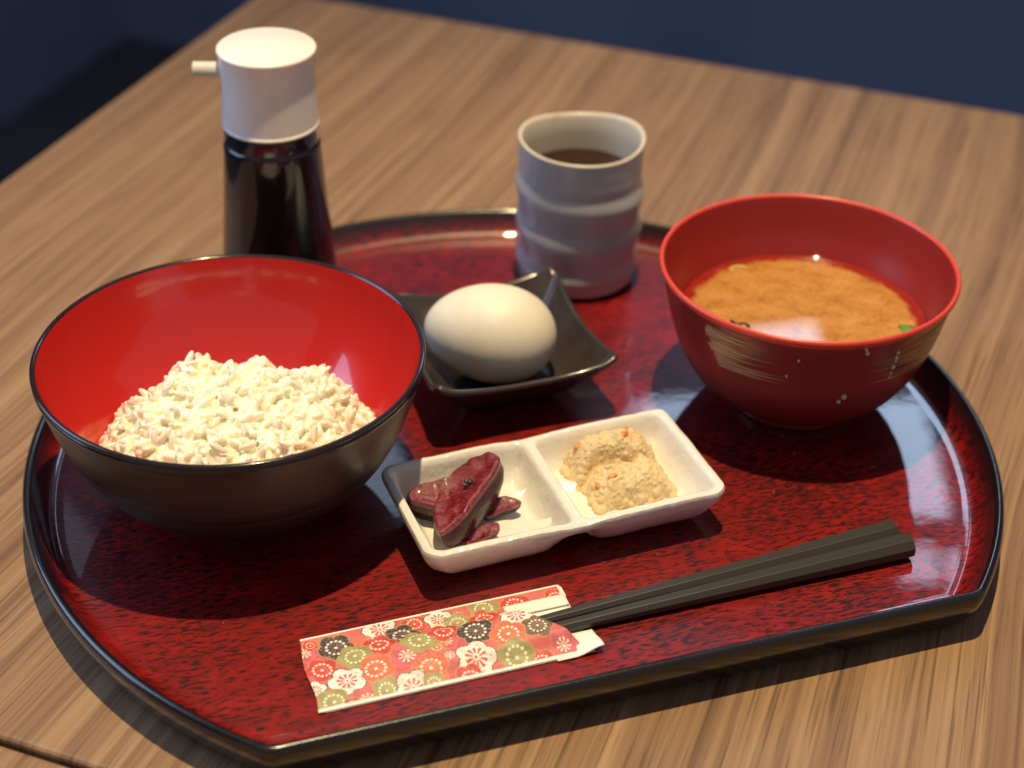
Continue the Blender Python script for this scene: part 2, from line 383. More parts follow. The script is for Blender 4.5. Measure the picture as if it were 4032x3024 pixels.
for i in range(nr + 1):
    for j in range(na):
        rr = .0005 + .0635 * i / nr; a = 2 * math.pi * j / na; x, y = rr * math.cos(a), rr * math.sin(a); z = rice_h(x, y) - .0010 + .0009 * noise.noise(Vector((x * 420, y * 420, 1)))
        lim = rin(z) - .0006
        if rr > lim: s_ = lim / rr; x *= s_; y *= s_
        cv.append((x, y, z - RZ))
for i in range(nr):
    for j in range(na): q = (j + 1) % na; cf.append((i * na + j, i * na + q, (i + 1) * na + q, (i + 1) * na + j))
gb, gf = blob(10, 8)
def grain(L, W, bend, pinch):
        # long axis on x, blunt ends
    x = np.sign(gb[:, 2]) * np.abs(gb[:, 2]) ** .95 * L / 2; rr = W / 2 * (1 - pinch * gb[:, 2])
    return np.stack([x, gb[:, 0] * rr, gb[:, 1] * rr * .88 + bend * (x / (L / 2)) ** 2], 1)
gvars = [grain(L, W, b, p_) for L, W, b, p_ in ((.0070, .0030, .0003, .1), (.0075, .0030, -.0004, .05), (.0064, .0032, .0003, .12), (.0072, .0028, .0005, .0), (.0061, .0032, .0, .1))]
gmesh = []
for p in gvars:
    me = bpy.data.meshes.new('rice_grain'); me.from_pydata([tuple(q) for q in p], [], [tuple(q) for q in gf]); me.polygons.foreach_set('use_smooth', [True] * len(me.polygons)); me.materials.append(M_grain); gmesh.append(me)
cand = []; pts = []
cell = {}
def far_enough(x, y, d):
    ci, cj = int(x // d), int(y // d)
    for a in (-1, 0, 1):
        for b in (-1, 0, 1):
            for (qx, qy) in cell.get((ci + a, cj + b), ()):
                if (qx - x) ** 2 + (qy - y) ** 2 < d * d: return False
    cell.setdefault((ci, cj), []).append((x, y)); return True
for layer, (tries, dmin, dz0) in enumerate(((14000, .0025, -.0002), (9000, .0034, .0013))):
    cell.clear()
    for _ in range(tries):
        a = random.uniform(0, 2 * math.pi); rr = .062 * math.sqrt(random.random()); x, y = rr * math.cos(a), rr * math.sin(a)
        h = rice_h(x, y)
        if rr > rin(h) - .0030: continue
        if not far_enough(x, y, dmin): continue
        if layer and noise.noise(Vector((x * 120, y * 120, 21.0))) < .02: continue      # upper grains sit in clumps
        e = .0008
        nx, ny = -(rice_h(x + e, y) - rice_h(x - e, y)) / (2 * e), -(rice_h(x, y + e) - rice_h(x, y - e)) / (2 * e)
        nrm = Vector((nx, ny, 1)).normalized(); z = h + dz0 + random.gauss(0, .0008)
        q = nrm.to_track_quat('Z', 'X').to_matrix() @ Matrix.Rotation(random.uniform(0, 2 * math.pi), 3, 'Z') @ Matrix.Rotation(random.gauss(0, .38 if layer == 0 else .65), 3, 'Y') @ Matrix.Rotation(random.uniform(0, 6.28), 3, 'X')
        vis = nrm.dot(Vector((.12, -.80, .58))) + (.35 if layer else 0) - .6 * max(0, y - .03) / .03
        cand.append((vis, random.randrange(5), q, Vector((x, y, z - RZ)), random.uniform(.86, 1.12)))
cand.sort(key=lambda t: -t[0])
for vis, g, q, p, s_ in cand[:300]:
    o = bpy.data.objects.new('rice_grain', gmesh[g]); link(o, rice); o.matrix_local = Matrix.Translation(p) @ q.to_4x4() @ Matrix.Scale(s_, 4)
rest = [(gvars[g] @ np.array(q).T * s_ * .95 + np.array(p), gf) for vis, g, q, p, s_ in cand[:300]]
for vis, g, q, p, s_ in cand[300:]:
    rest.append((gvars[g] @ np.array(q).T * s_ + np.array(p), gf))
cv.append((0, 0, .022 - RZ)); cf += [(nr * na + j, nr * na + (j + 1) % na, len(cv) - 1) for j in range(na)]
cf += [tuple(range(na))[::-1]]
o = fuse(*join(rest + [(cv, cf)]), .00042, 'rice_grains_mass', M_rice, rice, iters=1); o['kind'] = 'stuff'

# ------------------------------------------------------------------ soup bowl and soup
SC = (.1214, .6290)
sb = thing('soup_bowl', 'red lacquer soup bowl with gold brush marks, full of miso soup', 'bowl', (*SC, Z0))
sop = spline([(.0230, .0135), (.0255, .0103), (.0265, .0101), (.0275, .0108), (.0280, .0150), (.0345, .0180), (.0430, .0250), (.0495, .0350), (.0540, .0460), (.0572, .0580), (.0592, .0680), (.0602, .0718)], 5)
sbw = mesh('outer_wall', *lathe(off([(0, .0135)] + sop), 128), M_soupout, sb)
mesh('rim_band', *lathe(off(spline([(.0602, .0718), (.0611, .0728), (.0617, .0740), (.0616, .0751), (.0610, .0758), (.0602, .0757), (.0596, .0750)], 3)), 128), M_souprim, sb)['label'] = 'bright red rounded rim'
sip = spline([(.0596, .0750), (.0589, .0725), (.0573, .0660), (.0553, .0590), (.0520, .0510), (.0470, .0400), (.0370, .0270), (.0200, .0200), (0, .0190)], 6)
mesh('inner_wall', *lathe(off(sip[:-1] + [(0, .0190)]), 128), M_soupin, sb)
_sz = np.array([p[1] for p in sop]); _sr = np.array([p[0] for p in sop])
def sout(z): return float(np.interp(z, _sz[20:], _sr[20:]))
def gold(a0, rows):
    """hand brushed strips: rows of (z0, z1, start, end) angles from a0, each a slightly raised sliver"""
    items = []
    for z0, z1, s0, s1 in rows:
        n = 14; top, bot = [], []
        for i in range(n + 1):
            t = i / n; a = a0 + s0 + (s1 - s0) * t; taper = (1 - t ** 2.2)
            zc = (z0 + z1) / 2; hz = (z1 - z0) / 2 * max(.06, taper)
            for lst, z in ((top, zc + hz), (bot, zc - hz)):
                r = sout(z) + .00014; lst.append((r * math.cos(a), r * math.sin(a), z - Z0))
        items.append((top + bot, [(i, i + 1, n + 2 + i, n + 1 + i) for i in range(n)]))
    return join(items)
rows = []; z = .0505; rs_ = random.Random(5)
while z < .0690:
    hgt = rs_.uniform(.0011, .0022); rows.append((z, z + hgt * 1.03, rs_.uniform(-.02, .02) - .10 * (z - .05) / .02, .17 + rs_.uniform(0, .42))); z += hgt
mesh('gold_brush_mark', *gold(R(-135), rows), M_gold, sbw)['label'] = 'gold brush mark on the left side of the bowl'
rows = [(a, b, -(d_ if i % 2 else d_ * .8), .25) for i, (a, b, c_, d_) in enumerate(rows)]
rows = [(a, b, .30, -.15 - rs_.uniform(0, .40)) for (a, b, c_, d_) in rows]
mesh('gold_brush_mark', *gold(R(-42), rows), M_gold, sbw)['label'] = 'gold brush mark on the right side of the bowl'
bv, bf = blob(12, 8)
def onbowl(a, z, rad):
    r = sout(z) + rad * .3; return bv * np.array([rad, rad, rad * 1.2]) + np.array([r * math.cos(a), r * math.sin(a), z - Z0])
for a, z, rad in ((-60.0, .0655, .0007), (-60.3, .0630, .0009), (-59.8, .0612, .0006), (-60.2, .0580, .0009), (-59.8, .0545, .0006), (-59.6, .0520, .0006), (-79, .0455, .0011), (-80.5, .0425, .0008), (-74.5, .0690, .0009), (-75.5, .0712, .0007), (-100, .0650, .0005), (-104, .0560, .0005)):
    mesh('water_droplet', onbowl(R(a), z, rad), bf, M_drop, sbw)
SZ = .0500; SR = float(np.interp(SZ, [p[1] for p in sip][::-1], [p[0] for p in sip][::-1])) + .0001
prof = [(0, 0), (.010, 0), (.020, 0), (.030, 0), (.040, 0), (.046, 0), (SR - .0016, .0), (SR - .0007, .0001), (SR - .0001, .0005)]
soup = mesh('miso_soup', *lathe(prof, 128), M_miso, loc=(*SC, SZ)); tag(soup, 'cloudy orange miso soup in the red lacquer bowl', 'soup')
def ring_piece(name, label, m, loc, r0, r1, h, a0, a1, rot):
    n = 18; v, f = [], []
    for i in range(n + 1):
        a = a0 + (a1 - a0) * i / n
        for r, z in ((r0, 0), (r1, 0), (r1, h), (r0, h)): v.append((r * math.cos(a), r * math.sin(a), z))
    for i in range(n):
        for q in range(4): f.append((i * 4 + q, i * 4 + (q + 1) % 4, i * 4 + 4 + (q + 1) % 4, i * 4 + 4 + q))
    f += [(0, 1, 2, 3), (n * 4 + 3, n * 4 + 2, n * 4 + 1, n * 4)]
    o = mesh(name, v, f, m, loc=loc); o.rotation_euler = rot; return tag(o, label, 'onion', 'onion slices floating in the soup')
ring_piece('onion_slice', 'pale yellow green onion sliver floating at the back edge of the soup', M_onion2, (.0985, .6655, SZ - .0002), .0032, .0044, .0009, R(20), R(165), (0, 0, R(15)))
# green onion leaf piece near the right wall
v, f = [], []
n = 10
for i in range(n + 1):
    t = i / n; x = (t - .5) * .0085; wd = .0026 * math.sin(math.pi * (.12 + .8 * t)) + .0004
    for q, zz in ((-1, 0), (0, .0007), (1, .0002)): v.append((x, q * wd + .001 * math.sin(3 * t), zz + .0006 * t))
for i in range(n):
    for q in range(2): f.append((i * 3 + q, i * 3 + q + 1, i * 3 + q + 4, i * 3 + q + 3))
o = mesh('onion_slice', v, f, M_onion, loc=(.1635, .6195, SZ + .0001)); o.rotation_euler = (0, 0, R(-62)); sm = o.modifiers.new('s', 'SOLIDIFY'); sm.thickness = .0006
tag(o, 'bright green onion piece floating by the right wall of the bowl', 'onion', 'onion slices floating in the soup')
o = mesh('seaweed_strip', [(x, y + .0009 * math.sin(x * 900), z) for x in np.linspace(-.0045, .0045, 9) for y, z in ((-.0008, .0003), (.0008, .0003), (.0008, -.0003), (-.0008, -.0003))],
         [(i * 4 + q, i * 4 + (q + 1) % 4, i * 4 + 4 + (q + 1) % 4, i * 4 + 4 + q) for i in range(8) for q in range(4)] + [(0, 1, 2, 3), (35, 34, 33, 32)], M_weed, loc=(.0945, .6215, SZ + .0001)); o.rotation_euler = (0, 0, R(-25))
tag(o, 'thin dark seaweed strip floating near the left of the soup', 'seaweed')

# ------------------------------------------------------------------ egg on a small square dish
EC = (-.0065, .6355); ER = R(20)
edish = thing('egg_dish', 'small square dark brown dish with raised corners under the egg', 'dish', (*EC, Z0), ER)
def sq_ring(a, z_edge, z_corner, concave, rc, n=22):
    """square ring of half size a; edges bow inward, corners are rounded and rise"""
    r = a * rc; base_ = []
    for sidei in range(4):
        th = sidei * math.pi / 2; loc = []
        for i in range(n - 8): loc.append((a, -(a - r) + 2 * (a - r) * i / (n - 8)))
        for i in range(8): q = math.pi / 2 * i / 8; loc.append((a - r + r * math.cos(q), a - r + r * math.sin(q)))
        for x, y in loc: c_, s_ = math.cos(th), math.sin(th); base_.append((x * c_ - y * s_, x * s_ + y * c_))
    out = []
    for x, y in base_:
        mn, mxx = sorted((abs(x), abs(y))); t = mn / mxx; k_ = 1 - concave * (1 - t ** 2)
        out.append((x * k_, y * k_, z_edge + (z_corner - z_edge) * t ** 2.4))
    return out
A = .0418
rings = [sq_ring(.018, 0, 0, 0, .3), sq_ring(.0200, .0, .0, 0, .3), sq_ring(.0205, .0016, .0016, 0, .3), sq_ring(.0270, .0062, .0070, .03, .25), sq_ring(.0330, .0120, .0155, .06, .22), sq_ring(.0385, .0180, .0218, .06, .2),
         sq_ring(A, .0210, .0270, .065, .22), sq_ring(A + .0004, .0220, .0281, .065, .22), sq_ring(A, .0229, .0290, .065, .22), sq_ring(A - .0012, .0231, .0292, .065, .22), sq_ring(A - .0022, .0224, .0284, .065, .22),
         sq_ring(.0355, .0175, .0212, .06, .2), sq_ring(.0300, .0120, .0150, .06, .25), sq_ring(.0250, .0080, .0090, .03, .28), sq_ring(.0200, .0050, .0050, 0, .3), sq_ring(.010, .0046, .0046, 0, .3)]
v, f = loft(rings, cap0=True, cap1=True)
split_ = 6 * 88
def sub(v, f, keep):
    ids = {}; nv, nf = [], []
    for q in f:
        if keep(q):
            g_ = []
            for i in q:
                if i not in ids: ids[i] = len(nv); nv.append(v[i])
                g_.append(ids[i])
            nf.append(g_)
    return nv, nf
lo, hi = 6 * 88, 11 * 88
mesh('underside', *sub(v, f, lambda q: max(q) < lo + 88), M_brown, edish)
mesh('rim', *sub(v, f, lambda q: min(q) >= lo and max(q) < 11 * 88), M_brown, edish)
mesh('well', *sub(v, f, lambda q: min(q) >= 10 * 88), M_brown, edish)
ev, ef = [], []
prof = []
for i in range(41):
    t = math.pi * i / 40; x = -math.cos(t); r = math.sin(t) * (1 + .10 * x) * .0211 / 1.0; prof.append((max(r, 0) if 0 < i < 40 else 0, x * .0284))
v, f = lathe(prof, 72)
egg = mesh('egg', [(p[2], p[0], p[1]) for p in v], f, M_egg, loc=(-.0098, .6325, Z0 + .0048 + .0212)); egg.rotation_euler = (0, R(3), R(-6))
tag(egg, 'whole white egg lying on the dark square dish', 'egg')

# ------------------------------------------------------------------ divided white dish
DC = (.0166, .5388); DR = R(21.9); L, Wd, DHt = .0606, .0296, .0200
dish = thing('divided_dish', 'white rectangular dish with two compartments of side food', 'dish', (*DC, Z0), DR)
def rr_map(x, y, L, W, r):
    qx, qy = abs(x) - (L - r), abs(y) - (W - r)
    if qx > 0 and qy > 0:
        k_ = max(qx, qy) / math.hypot(qx, qy); x = math.copysign(L - r + qx * k_, x); y = math.copysign(W - r + qy * k_, y)
    return x, y
def sdf_in(x, y, cx, hx, hy, r):
    qx, qy = abs(x - cx) - (hx - r), abs(y) - (hy - r)
    return -(math.hypot(max(qx, 0), max(qy, 0)) + min(max(qx, qy), 0) - r)
nx, ny = 128, 64; iv = []; idx = {}
for i in range(nx + 1):
    for j in range(ny + 1):
        x, y = rr_map(-L + 2 * L * i / nx, -Wd + 2 * Wd * j / ny, L, Wd, .0060)
        d = max(sdf_in(x, y, -L / 2 + .0005, L / 2 - .0028, Wd - .0030, .0040), sdf_in(x, y, L / 2 - .0005, L / 2 - .0028, Wd - .0030, .0040))
        edge = max(0, 1 - min(L - abs(x), Wd - abs(y)) / .0016)
        wob = .00040 * noise.noise(Vector((x * 60, y * 60, 2))) + .00022 * noise.noise(Vector((x * 200, y * 200, 5))) + .00010 * noise.noise(Vector((x * 520, y * 520, 7)))
        rimz = DHt - .0006 * edge ** 2 - .0012 * math.exp(-(x / .010) ** 2)
        depth = .0148 * (smooth(-.0008, .0070, d) * .55 + .45 * smooth(-.0006, .0028, d))
        idx[i, j] = len(iv); iv.append((x, y, rimz - depth + wob))
ifc = [(idx[i, j], idx[i + 1, j], idx[i + 1, j + 1], idx[i, j + 1]) for i in range(nx) for j in range(ny)]
mesh('compartments', iv, ifc, M_white, dish)
bnd = [(i, 0) for i in range(nx)] + [(nx, j) for j in range(ny)] + [(i, ny) for i in range(nx, 0, -1)] + [(0, j) for j in range(ny, 0, -1)]
base = [iv[idx[b]] for b in bnd]; rings = [base]
for dz, ins in ((.0012, -.0005), (.0030, -.0003), (.0060, .0008), (.0100, .0028), (.0140, .0055), (.0170, .0085), (.0190, .0120), (.0198, .0160)):
    ring = []
    for (x, y, z) in base:
        X, Y = x * (L - ins) / L, y * (Wd - ins) / Wd
        pin = math.exp(-(x / .0085) ** 2); t = dz / .0198
        Y *= 1 - .16 * pin * t ** 1.5
        zz = max(.0002, z - dz) ; zz = zz + (.0105 * pin * t ** 1.2 if t > .2 else 0)
        ring.append((X, Y, zz + .00025 * noise.noise(Vector((x * 130, y * 130, dz * 120)))))
    rings.append(ring)
mesh('outer_wall', *loft(rings, cap1=True), M_white, dish)

# --- pickled eggplant slices in the left compartment
def slice_piece(name, label, loc, rot, Ls, Ws, Th, seed, tw=0.0):
    t = thing(name, label, 'pickle', loc, 0, 'pickles in the left compartment'); t.rotation_euler = rot
    n = 44
    def ring(s_, z, jit):
        out = []
        for i in range(n):
            a = 2 * math.pi * i / n; c_, s2 = math.cos(a), math.sin(a)
            x = math.copysign(abs(c_) ** .9, c_) * Ls / 2 * s_; y = math.copysign(abs(s2) ** 1.12, s2) * Ws / 2 * s_ * (1 + .18 * c_)
            k_ = 1 + .06 * noise.noise(Vector((c_ * 2 + seed, s2 * 2, seed)))
            out.append((x * k_, y * k_ + .0016 * math.sin(x / Ls * 4 + seed), z + jit * noise.noise(Vector((x * 210 + seed, y * 210, seed))) + .0022 * math.sin(2.2 * x / Ls + tw)))
        return out
    top = [ring(.99, Th * .78, .0003), ring(1.0, Th * .9, .0004)] + [ring(s_, Th - .0012 * (1 - s_), .0016) for s_ in (.94, .86, .74, .6, .45, .3, .15, .02)]
    mesh('cut_flesh', *loft(top, cap1=True), M_flesh, t)
    low = [ring(.99, Th * .78, .0003), ring(1.0, Th * .55, .0004), ring(.93, Th * .28, .0004), ring(.78, .0006, .0003), ring(.4, 0, 0), ring(.05, 0, 0)]
    o = mesh('skin', *loft(low, cap1=True), M_skin, t); o['label'] = 'dark purple skin side'
    return t
FZc = Z0 + .0054
slice_piece('pickled_eggplant', 'long dark red pickled slice lying across the others', (-.0128, .5285, FZc + .0024), (R(-19), R(-7), R(61)), .0440, .0185, .0130, 1.3, .4)
slice_piece('pickled_eggplant', 'shorter dark red pickled slice tucked under at the left', (-.0272, .5345, FZc + .0012), (R(14), R(3), R(20)), .0270, .0135, .0120, 4.1)
slice_piece('pickled_eggplant', 'small pickled sliver sticking out at the right', (-.0034, .5325, FZc + .0006), (R(5), R(6), R(20)), .0150, .0070, .0045, 7.7)
slice_piece('pickled_eggplant', 'small orange red pickled bit under the long slice', (-.0098, .5172, FZc + .0003), (R(0), R(-4), R(45)), .0140, .0065, .0036, 9.2)
items = []
rl = random.Random(3)
for i in range(16):
    t = i / 15; x = -.0062 + .0125 * t; y = .0010 * math.sin(t * 7) + rl.uniform(-.0008, .0008)
    items.append((bv * np.array([rl.uniform(.0007, .0014), rl.uniform(.0005, .0010), rl.uniform(.0004, .0008)]) + np.array([x, y, rl.uniform(0, .0006)]), bf))
o = mesh('herb_shred', *join(items), M_shiso, loc=(-.0118, .5345, FZc + .0158)); o.rotation_euler = (0, R(-4), R(28)); tag(o, 'dark green herb shred on the long pickled slice', 'herb')

# --- okara in the right compartment
OC = (.0432, .5580); OZ = Z0 + .0052
okara = thing('okara_mound', 'crumbly beige soy pulp mound with orange carrot bits', 'food', (*OC, OZ), R(21.9)); okara.scale = (.87, .88, 1.0)
def ok_h(x, y):
    """x along the dish, y across; a folded upper lobe behind, a lower lobe in front, a crevice between"""
    up = .0158 * max(0, 1 - ((x + .000) / .0215) ** 4) * max(0, 1 - ((y - .0085) / .0110) ** 4) ** .6
    lowl = .0112 * max(0, 1 - ((x - .001) / .0200) ** 4) * max(0, 1 - ((y + .0085) / .0110) ** 4) ** .6
    h = max(up, lowl); h -= .0075 * math.exp(-((y - .0002 + .0020 * math.sin(x * 200)) / .0026) ** 2) * math.exp(-((x + .006) / .011) ** 4)
    q = Vector((x * 140, y * 140, 4)); h += (.0016 * noise.noise(q) + .0010 * noise.noise(q * 2.3) + .0006 * noise.noise(q * 5)) * smooth(0, .006, h)
    return h
cb, cfc = blob(9, 7); items = []; ro = random.Random(9)
while len(items) < 1250:
    x, y = ro.uniform(-.0225, .0225), ro.uniform(-.0195, .0195); h = ok_h(x, y)
    if h < .0012: continue
    deep = ro.random() < .35; s_ = ro.uniform(.0016, .0026) if deep else ro.choice((.0004, .0005, .0005, .0006, .0008))
    z = ro.uniform(.0, max(.0005, h - s_)) if deep else h - s_ * .3
    items.append((cb * np.array([ro.uniform(.8, 1.3), ro.uniform(.8, 1.3), ro.uniform(.7, 1.0)]) * s_ + np.array([x, y, z]), cfc))
g = 70; gv = []
for i in range(g + 1):
    for j in range(g + 1): x, y = -.0235 + .047 * i / g, -.0205 + .041 * j / g; gv.append((x, y, max(ok_h(x, y) - .0001, -.0002)))
n1 = len(gv); gv += [(p[0], p[1], -.0006) for p in gv]; gf2 = []
ix = lambda i, j: i * (g + 1) + j
for i in range(g):
    for j in range(g):
        q = (ix(i, j), ix(i + 1, j), ix(i + 1, j + 1), ix(i, j + 1))
        if max(gv[t_][2] for t_ in q) > .0002: gf2 += [q, tuple(t_ + n1 for t_ in q[::-1])]
edges_ = {}
for q in gf2[::2]:
    for a_, b_ in zip(q, q[1:] + q[:1]): edges_[(a_, b_)] = 1
gf2 += [(b_, a_, a_ + n1, b_ + n1) for (a_, b_) in edges_ if (b_, a_) not in edges_]
pulp = o = fuse(*join(items + [sub(gv, gf2, lambda q: True)]), .00034, 'pulp', M_okara, okara, iters=1)
nv = len(o.data.vertices); co = np.empty(nv * 3, np.float32); no = np.empty(nv * 3, np.float32)
o.data.vertices.foreach_get('co', co); o.data.vertices.foreach_get('normal', no); co = co.reshape(-1, 3); no = no.reshape(-1, 3)
amp = np.array([.00012 * noise.noise(Vector(q) * 900) + .00020 * noise.noise(Vector(q) * 380) for q in co], np.float32)
o.data.vertices.foreach_set('co', (co + no * amp[:, None]).ravel()); o.data.update()
for x, y, s_, rz in ((.0045, .0075, .0024, .4), (.0085, .0125, .0015, 1.2), (-.0150, .0125, .0022, .2), (.0190, .0085, .0016, .9), (-.0150, -.0095, .0016, 1.4), (-.0090, -.0120, .0018, .1)):
    p = bv * np.array([s_ * 1.3, s_ * .7, s_ * .5]); o = mesh('carrot_bit', p * (1 + .1 * rng.standard_normal((len(p), 1))), bf, M_carrot, pulp, loc=(x, y, ok_h(x, y) - .0001)); o.rotation_euler = (.2, -.1, rz)

# ------------------------------------------------------------------ chopsticks and their paper sleeve
SA = R(19.9); UU = Vector((math.cos(SA), math.sin(SA))); VV = Vector((-UU.y, UU.x)); SO = Vector((-.0629, .4291))
def suv(u, v_): p = SO + UU * u + VV * v_; return p
def chopstick(label, u0, v0, u1, v1, w0, w1):
    a, b = suv(u0, v0), suv(u1, v1); d = b - a; Ln = d.length
    rings = []
    prof8 = [(-.5, .20), (-.5, .66), (-.22, 1.0), (.30, 1.0), (.5, .74), (.5, .22), (.28, .0), (-.28, .0)]
    for t in (0, .02, .2, .4, .6, .8, .985, 1.0):
        w_ = w0 + (w1 - w0) * t; sh = .97 if t in (0, 1.0) else 1.0
        rings.append([(Ln * t, q * w_ * sh, (h - .5) * w_ * .80 * sh + .40 * w_) for q, h in prof8])
    v, f = loft(rings, cap0=True, cap1=True)
    bm = bmesh.new(); vs = [bm.verts.new(p) for p in v]
    for q in f: bm.faces.new([vs[i] for i in q])
    bmesh.ops.recalc_face_normals(bm, faces=bm.faces[:])
    ed = [e for e in bm.edges if abs((e.verts[0].co - e.verts[1].co).normalized().x) > .9]
    bmesh.ops.bevel(bm, geom=ed, offset=.00012, segments=1, affect='EDGES')
    me = bpy.data.meshes.new('chopstick'); bm.to_mesh(me); bm.free(); me.materials.append(M_stick)
    o = bpy.data.objects.new('chopstick', me); link(o); o.location = (a.x, a.y, Z0 + .0008); o.rotation_euler = (0, 0, math.atan2(d.y, d.x))
    return tag(o, label, 'chopstick', 'black chopsticks in the paper sleeve')
chopstick('black chopstick lying nearer the divided dish', .030, .0165, .2330, .0234, .0022, .0092)
chopstick('black chopstick lying nearer the straight tray edge', .030, .0128, .2345, .0141, .0022, .0094)

# sleeve: back sheet, printed front, curled white lip
slv = thing('chopstick_sleeve', 'paper chopstick sleeve printed with plum blossoms, standing open at the right', 'sleeve', (SO.x, SO.y, Z0), SA)
SLW, SLL = .0376, .1010
def bulge(u, v_):
    b = (.0006 + .80 * (.0022 + .0073 * max(0, u - .030) / .203)) * smooth(.008, .030, u) * (1 - smooth(.0062, .0135, abs(v_ - .0155 - .022 * max(0, u - .03))))
    wob = .00035 * math.sin(u * 160 + v_ * 90)
    return .00075 + b + wob * smooth(0, .004, min(v_, SLW - v_)) 
W_, K_, G_, R_, O_, P_ = 'WKGROP'
BG = {W_: (.86, .82, .77), K_: (.062, .048, .058), G_: (.34, .33, .135), R_: (.62, .060, .060), O_: (.72, .165, .095), P_: (.62, .135, .170), 'B': (.17, .11, .08)}
def c5(x, y):
    # print position in millimetres on the sleeve, from the layout of the pattern
    return x, y
from math import cos, sin
CAMZ, FP, PIT, ROL = .435, 6900., R(33.9), R(1.29)
def place(cx, cy):
    """layout sketch coordinates -> (u, v) on the paper"""
    px, py = 1100 + cx * .6329, 2150 + cy * .6329; x = px - 2016; y = -(py - 1512)
    x, y = cos(ROL) * x - sin(ROL) * y, sin(ROL) * x + cos(ROL) * y
    dy_ = FP * cos(PIT) + y * sin(PIT); dz_ = -FP * sin(PIT) + y * cos(PIT); t = -(CAMZ - .013) / dz_
    d = Vector((x * t, dy_ * t)) - SO; return d.dot(UU), d.dot(VV)
flowers = [(P_, 150, 640, 90), (P_, 1110, 400, 60), (P_, 1035, 600, 80), (P_, 795, 690, 105), (P_, 550, 925, 100), (P_, 1770, 600, 90), (P_, 1060, 690, 70),
           (R_, 840, 455, 85), (R_, 1720, 290, 85), (G_, 1600, 335, 55), (R_, 190, 590, 50), (O_, 980, 640, 60),
           (W_, 625, 495, 112), (R_, 1470, 335, 105), (K_, 350, 600, 115), (K_, 770, 540, 115), (R_, 620, 605, 108), (G_, 470, 665, 112), (G_, 870, 590, 118),
           (W_, 990, 425, 90), (G_, 1110, 450, 92), (G_, 1270, 365, 105), (R_, 1020, 530, 105), (R_, 1275, 440, 100), (K_, 1220, 540, 118), (W_, 1470, 450, 112),
           (R_, 265, 745, 108), (O_, 600, 755, 120), (O_, 945, 760, 118), ('B', 1605, 520, 100), (O_, 1425, 565, 118), (W_, 225, 870, 70), (W_, 420, 815, 118), (W_, 1225, 690, 128),
           (R_, 1640, 690, 95), (G_, 1480, 670, 118), (G_, 670, 870, 92), (W_, 835, 850, 112), (G_, 965, 825, 75), (R_, 1195, 790, 100), (G_, 340, 945, 112), (R_, 460, 960, 60), (R_, 1540, 745, 60)]
NU, NV = 420, 156
us = np.linspace(0, SLL, NU + 1); vs_ = np.linspace(0, SLW, NV + 1); GU, GV = np.meshgrid(us, vs_, indexing='ij')
img = np.empty((NU + 1, NV + 1, 3)); base1 = np.array([.66, .17, .14]); base2 = np.array([.60, .10, .14])
tone = .5 + .5 * np.sin(GU * 95 + 1.2 * np.sin(GV * 190)); img[:] = base1 * tone[..., None] + base2 * (1 - tone[..., None])
def paint(mask, c_): img[mask] = c_
rf = random.Random(2)
for (ty, cx, cy, rad) in flowers:
    fu, fv = place(cx, cy); r = rad * .6329 / 11600 * 1.04; ph = rf.uniform(0, 1.2)
    du, dv = GU - fu, GV - fv; dist = np.hypot(du, dv); an = np.arctan2(dv, du) - ph
    sect = np.abs(((an / (2 * math.pi / 5) + .5) % 1) - .5) * 2 * math.pi / 5      # 0 at a petal's middle
    rad_f = r * (.62 + .40 * np.sqrt(np.clip(np.cos(sect * 2.15), 0, 1)))
    pd = np.minimum.reduce([np.hypot(du - .56 * r * cos(ph + k_ * 2 * math.pi / 5), dv - .56 * r * sin(ph + k_ * 2 * math.pi / 5)) for k_ in range(5)])
    body = (pd < .45 * r) | (dist < .6 * r); outline = (pd < .45 * r + .00030) | (dist < .6 * r)
    lo_c = (.050, .045, .060) if ty == W_ else ((.50, .33, .17) if ty != P_ else (.66, .22, .18))
    paint(outline, lo_c); img[body] = np.array(BG[ty]) * (1 + .12 * np.sin(du[body] * 900 + dv[body] * 500))[:, None]
    small = dist / r
    if ty == W_:
        a10 = np.abs(((an / (2 * math.pi / 10)) % 1) - .5) * 2; paint(body & (small > .16) & (small < .55) & (a10 < .52 - .25 * np.abs(small - .38)), (.62, .075, .085)); paint(small < .07, (.62, .075, .085))
        for k_ in range(15):
            a = ph + 2 * math.pi * k_ / 15; rr = r * (.74 + .06 * (k_ % 3)); paint(np.hypot(du - rr * cos(a), dv - rr * sin(a)) < r * .040, (.30, .29, .31))
    elif ty == P_:
        a10 = np.abs(((an / (2 * math.pi / 9)) % 1) - .5) * 2; paint((small > .12) & (small < .52) & (a10 < .45), (.86, .76, .62)); paint(small < .10, (.86, .76, .62))
    else:
        lc = {K_: (.40, .30, .17), 'B': (.45, .34, .20), G_: (.46, .44, .22), R_: (.70, .20, .12), O_: (.80, .30, .16)}[ty]
        a12 = np.abs(((an / (2 * math.pi / 12)) % 1) - .5) * 2; paint(body & (small > .14) & (small < .40) & (a12 < .22), lc)
        nd = 13; 
        for k_ in range(nd):
            a = ph + 2 * math.pi * k_ / nd; rr = r * .52; paint(body & (np.hypot(du - rr * cos(a), dv - rr * sin(a)) < r * .085), (.86, .80, .68))
        paint(small < .10, (.86, .80, .68))
        for k_ in range(20):
            a = 2 * math.pi * k_ / 20 + ph; rr = r * (.72 + .10 * (k_ % 2)); paint(body & (np.hypot(du - rr * cos(a), dv - rr * sin(a)) < r * .032), lc)
paint((GV < .0016) | (GV > SLW - .0009), (.84, .82, .78))
paint((GU > SLL - .0016) & (GV > .029), (.84, .82, .78))
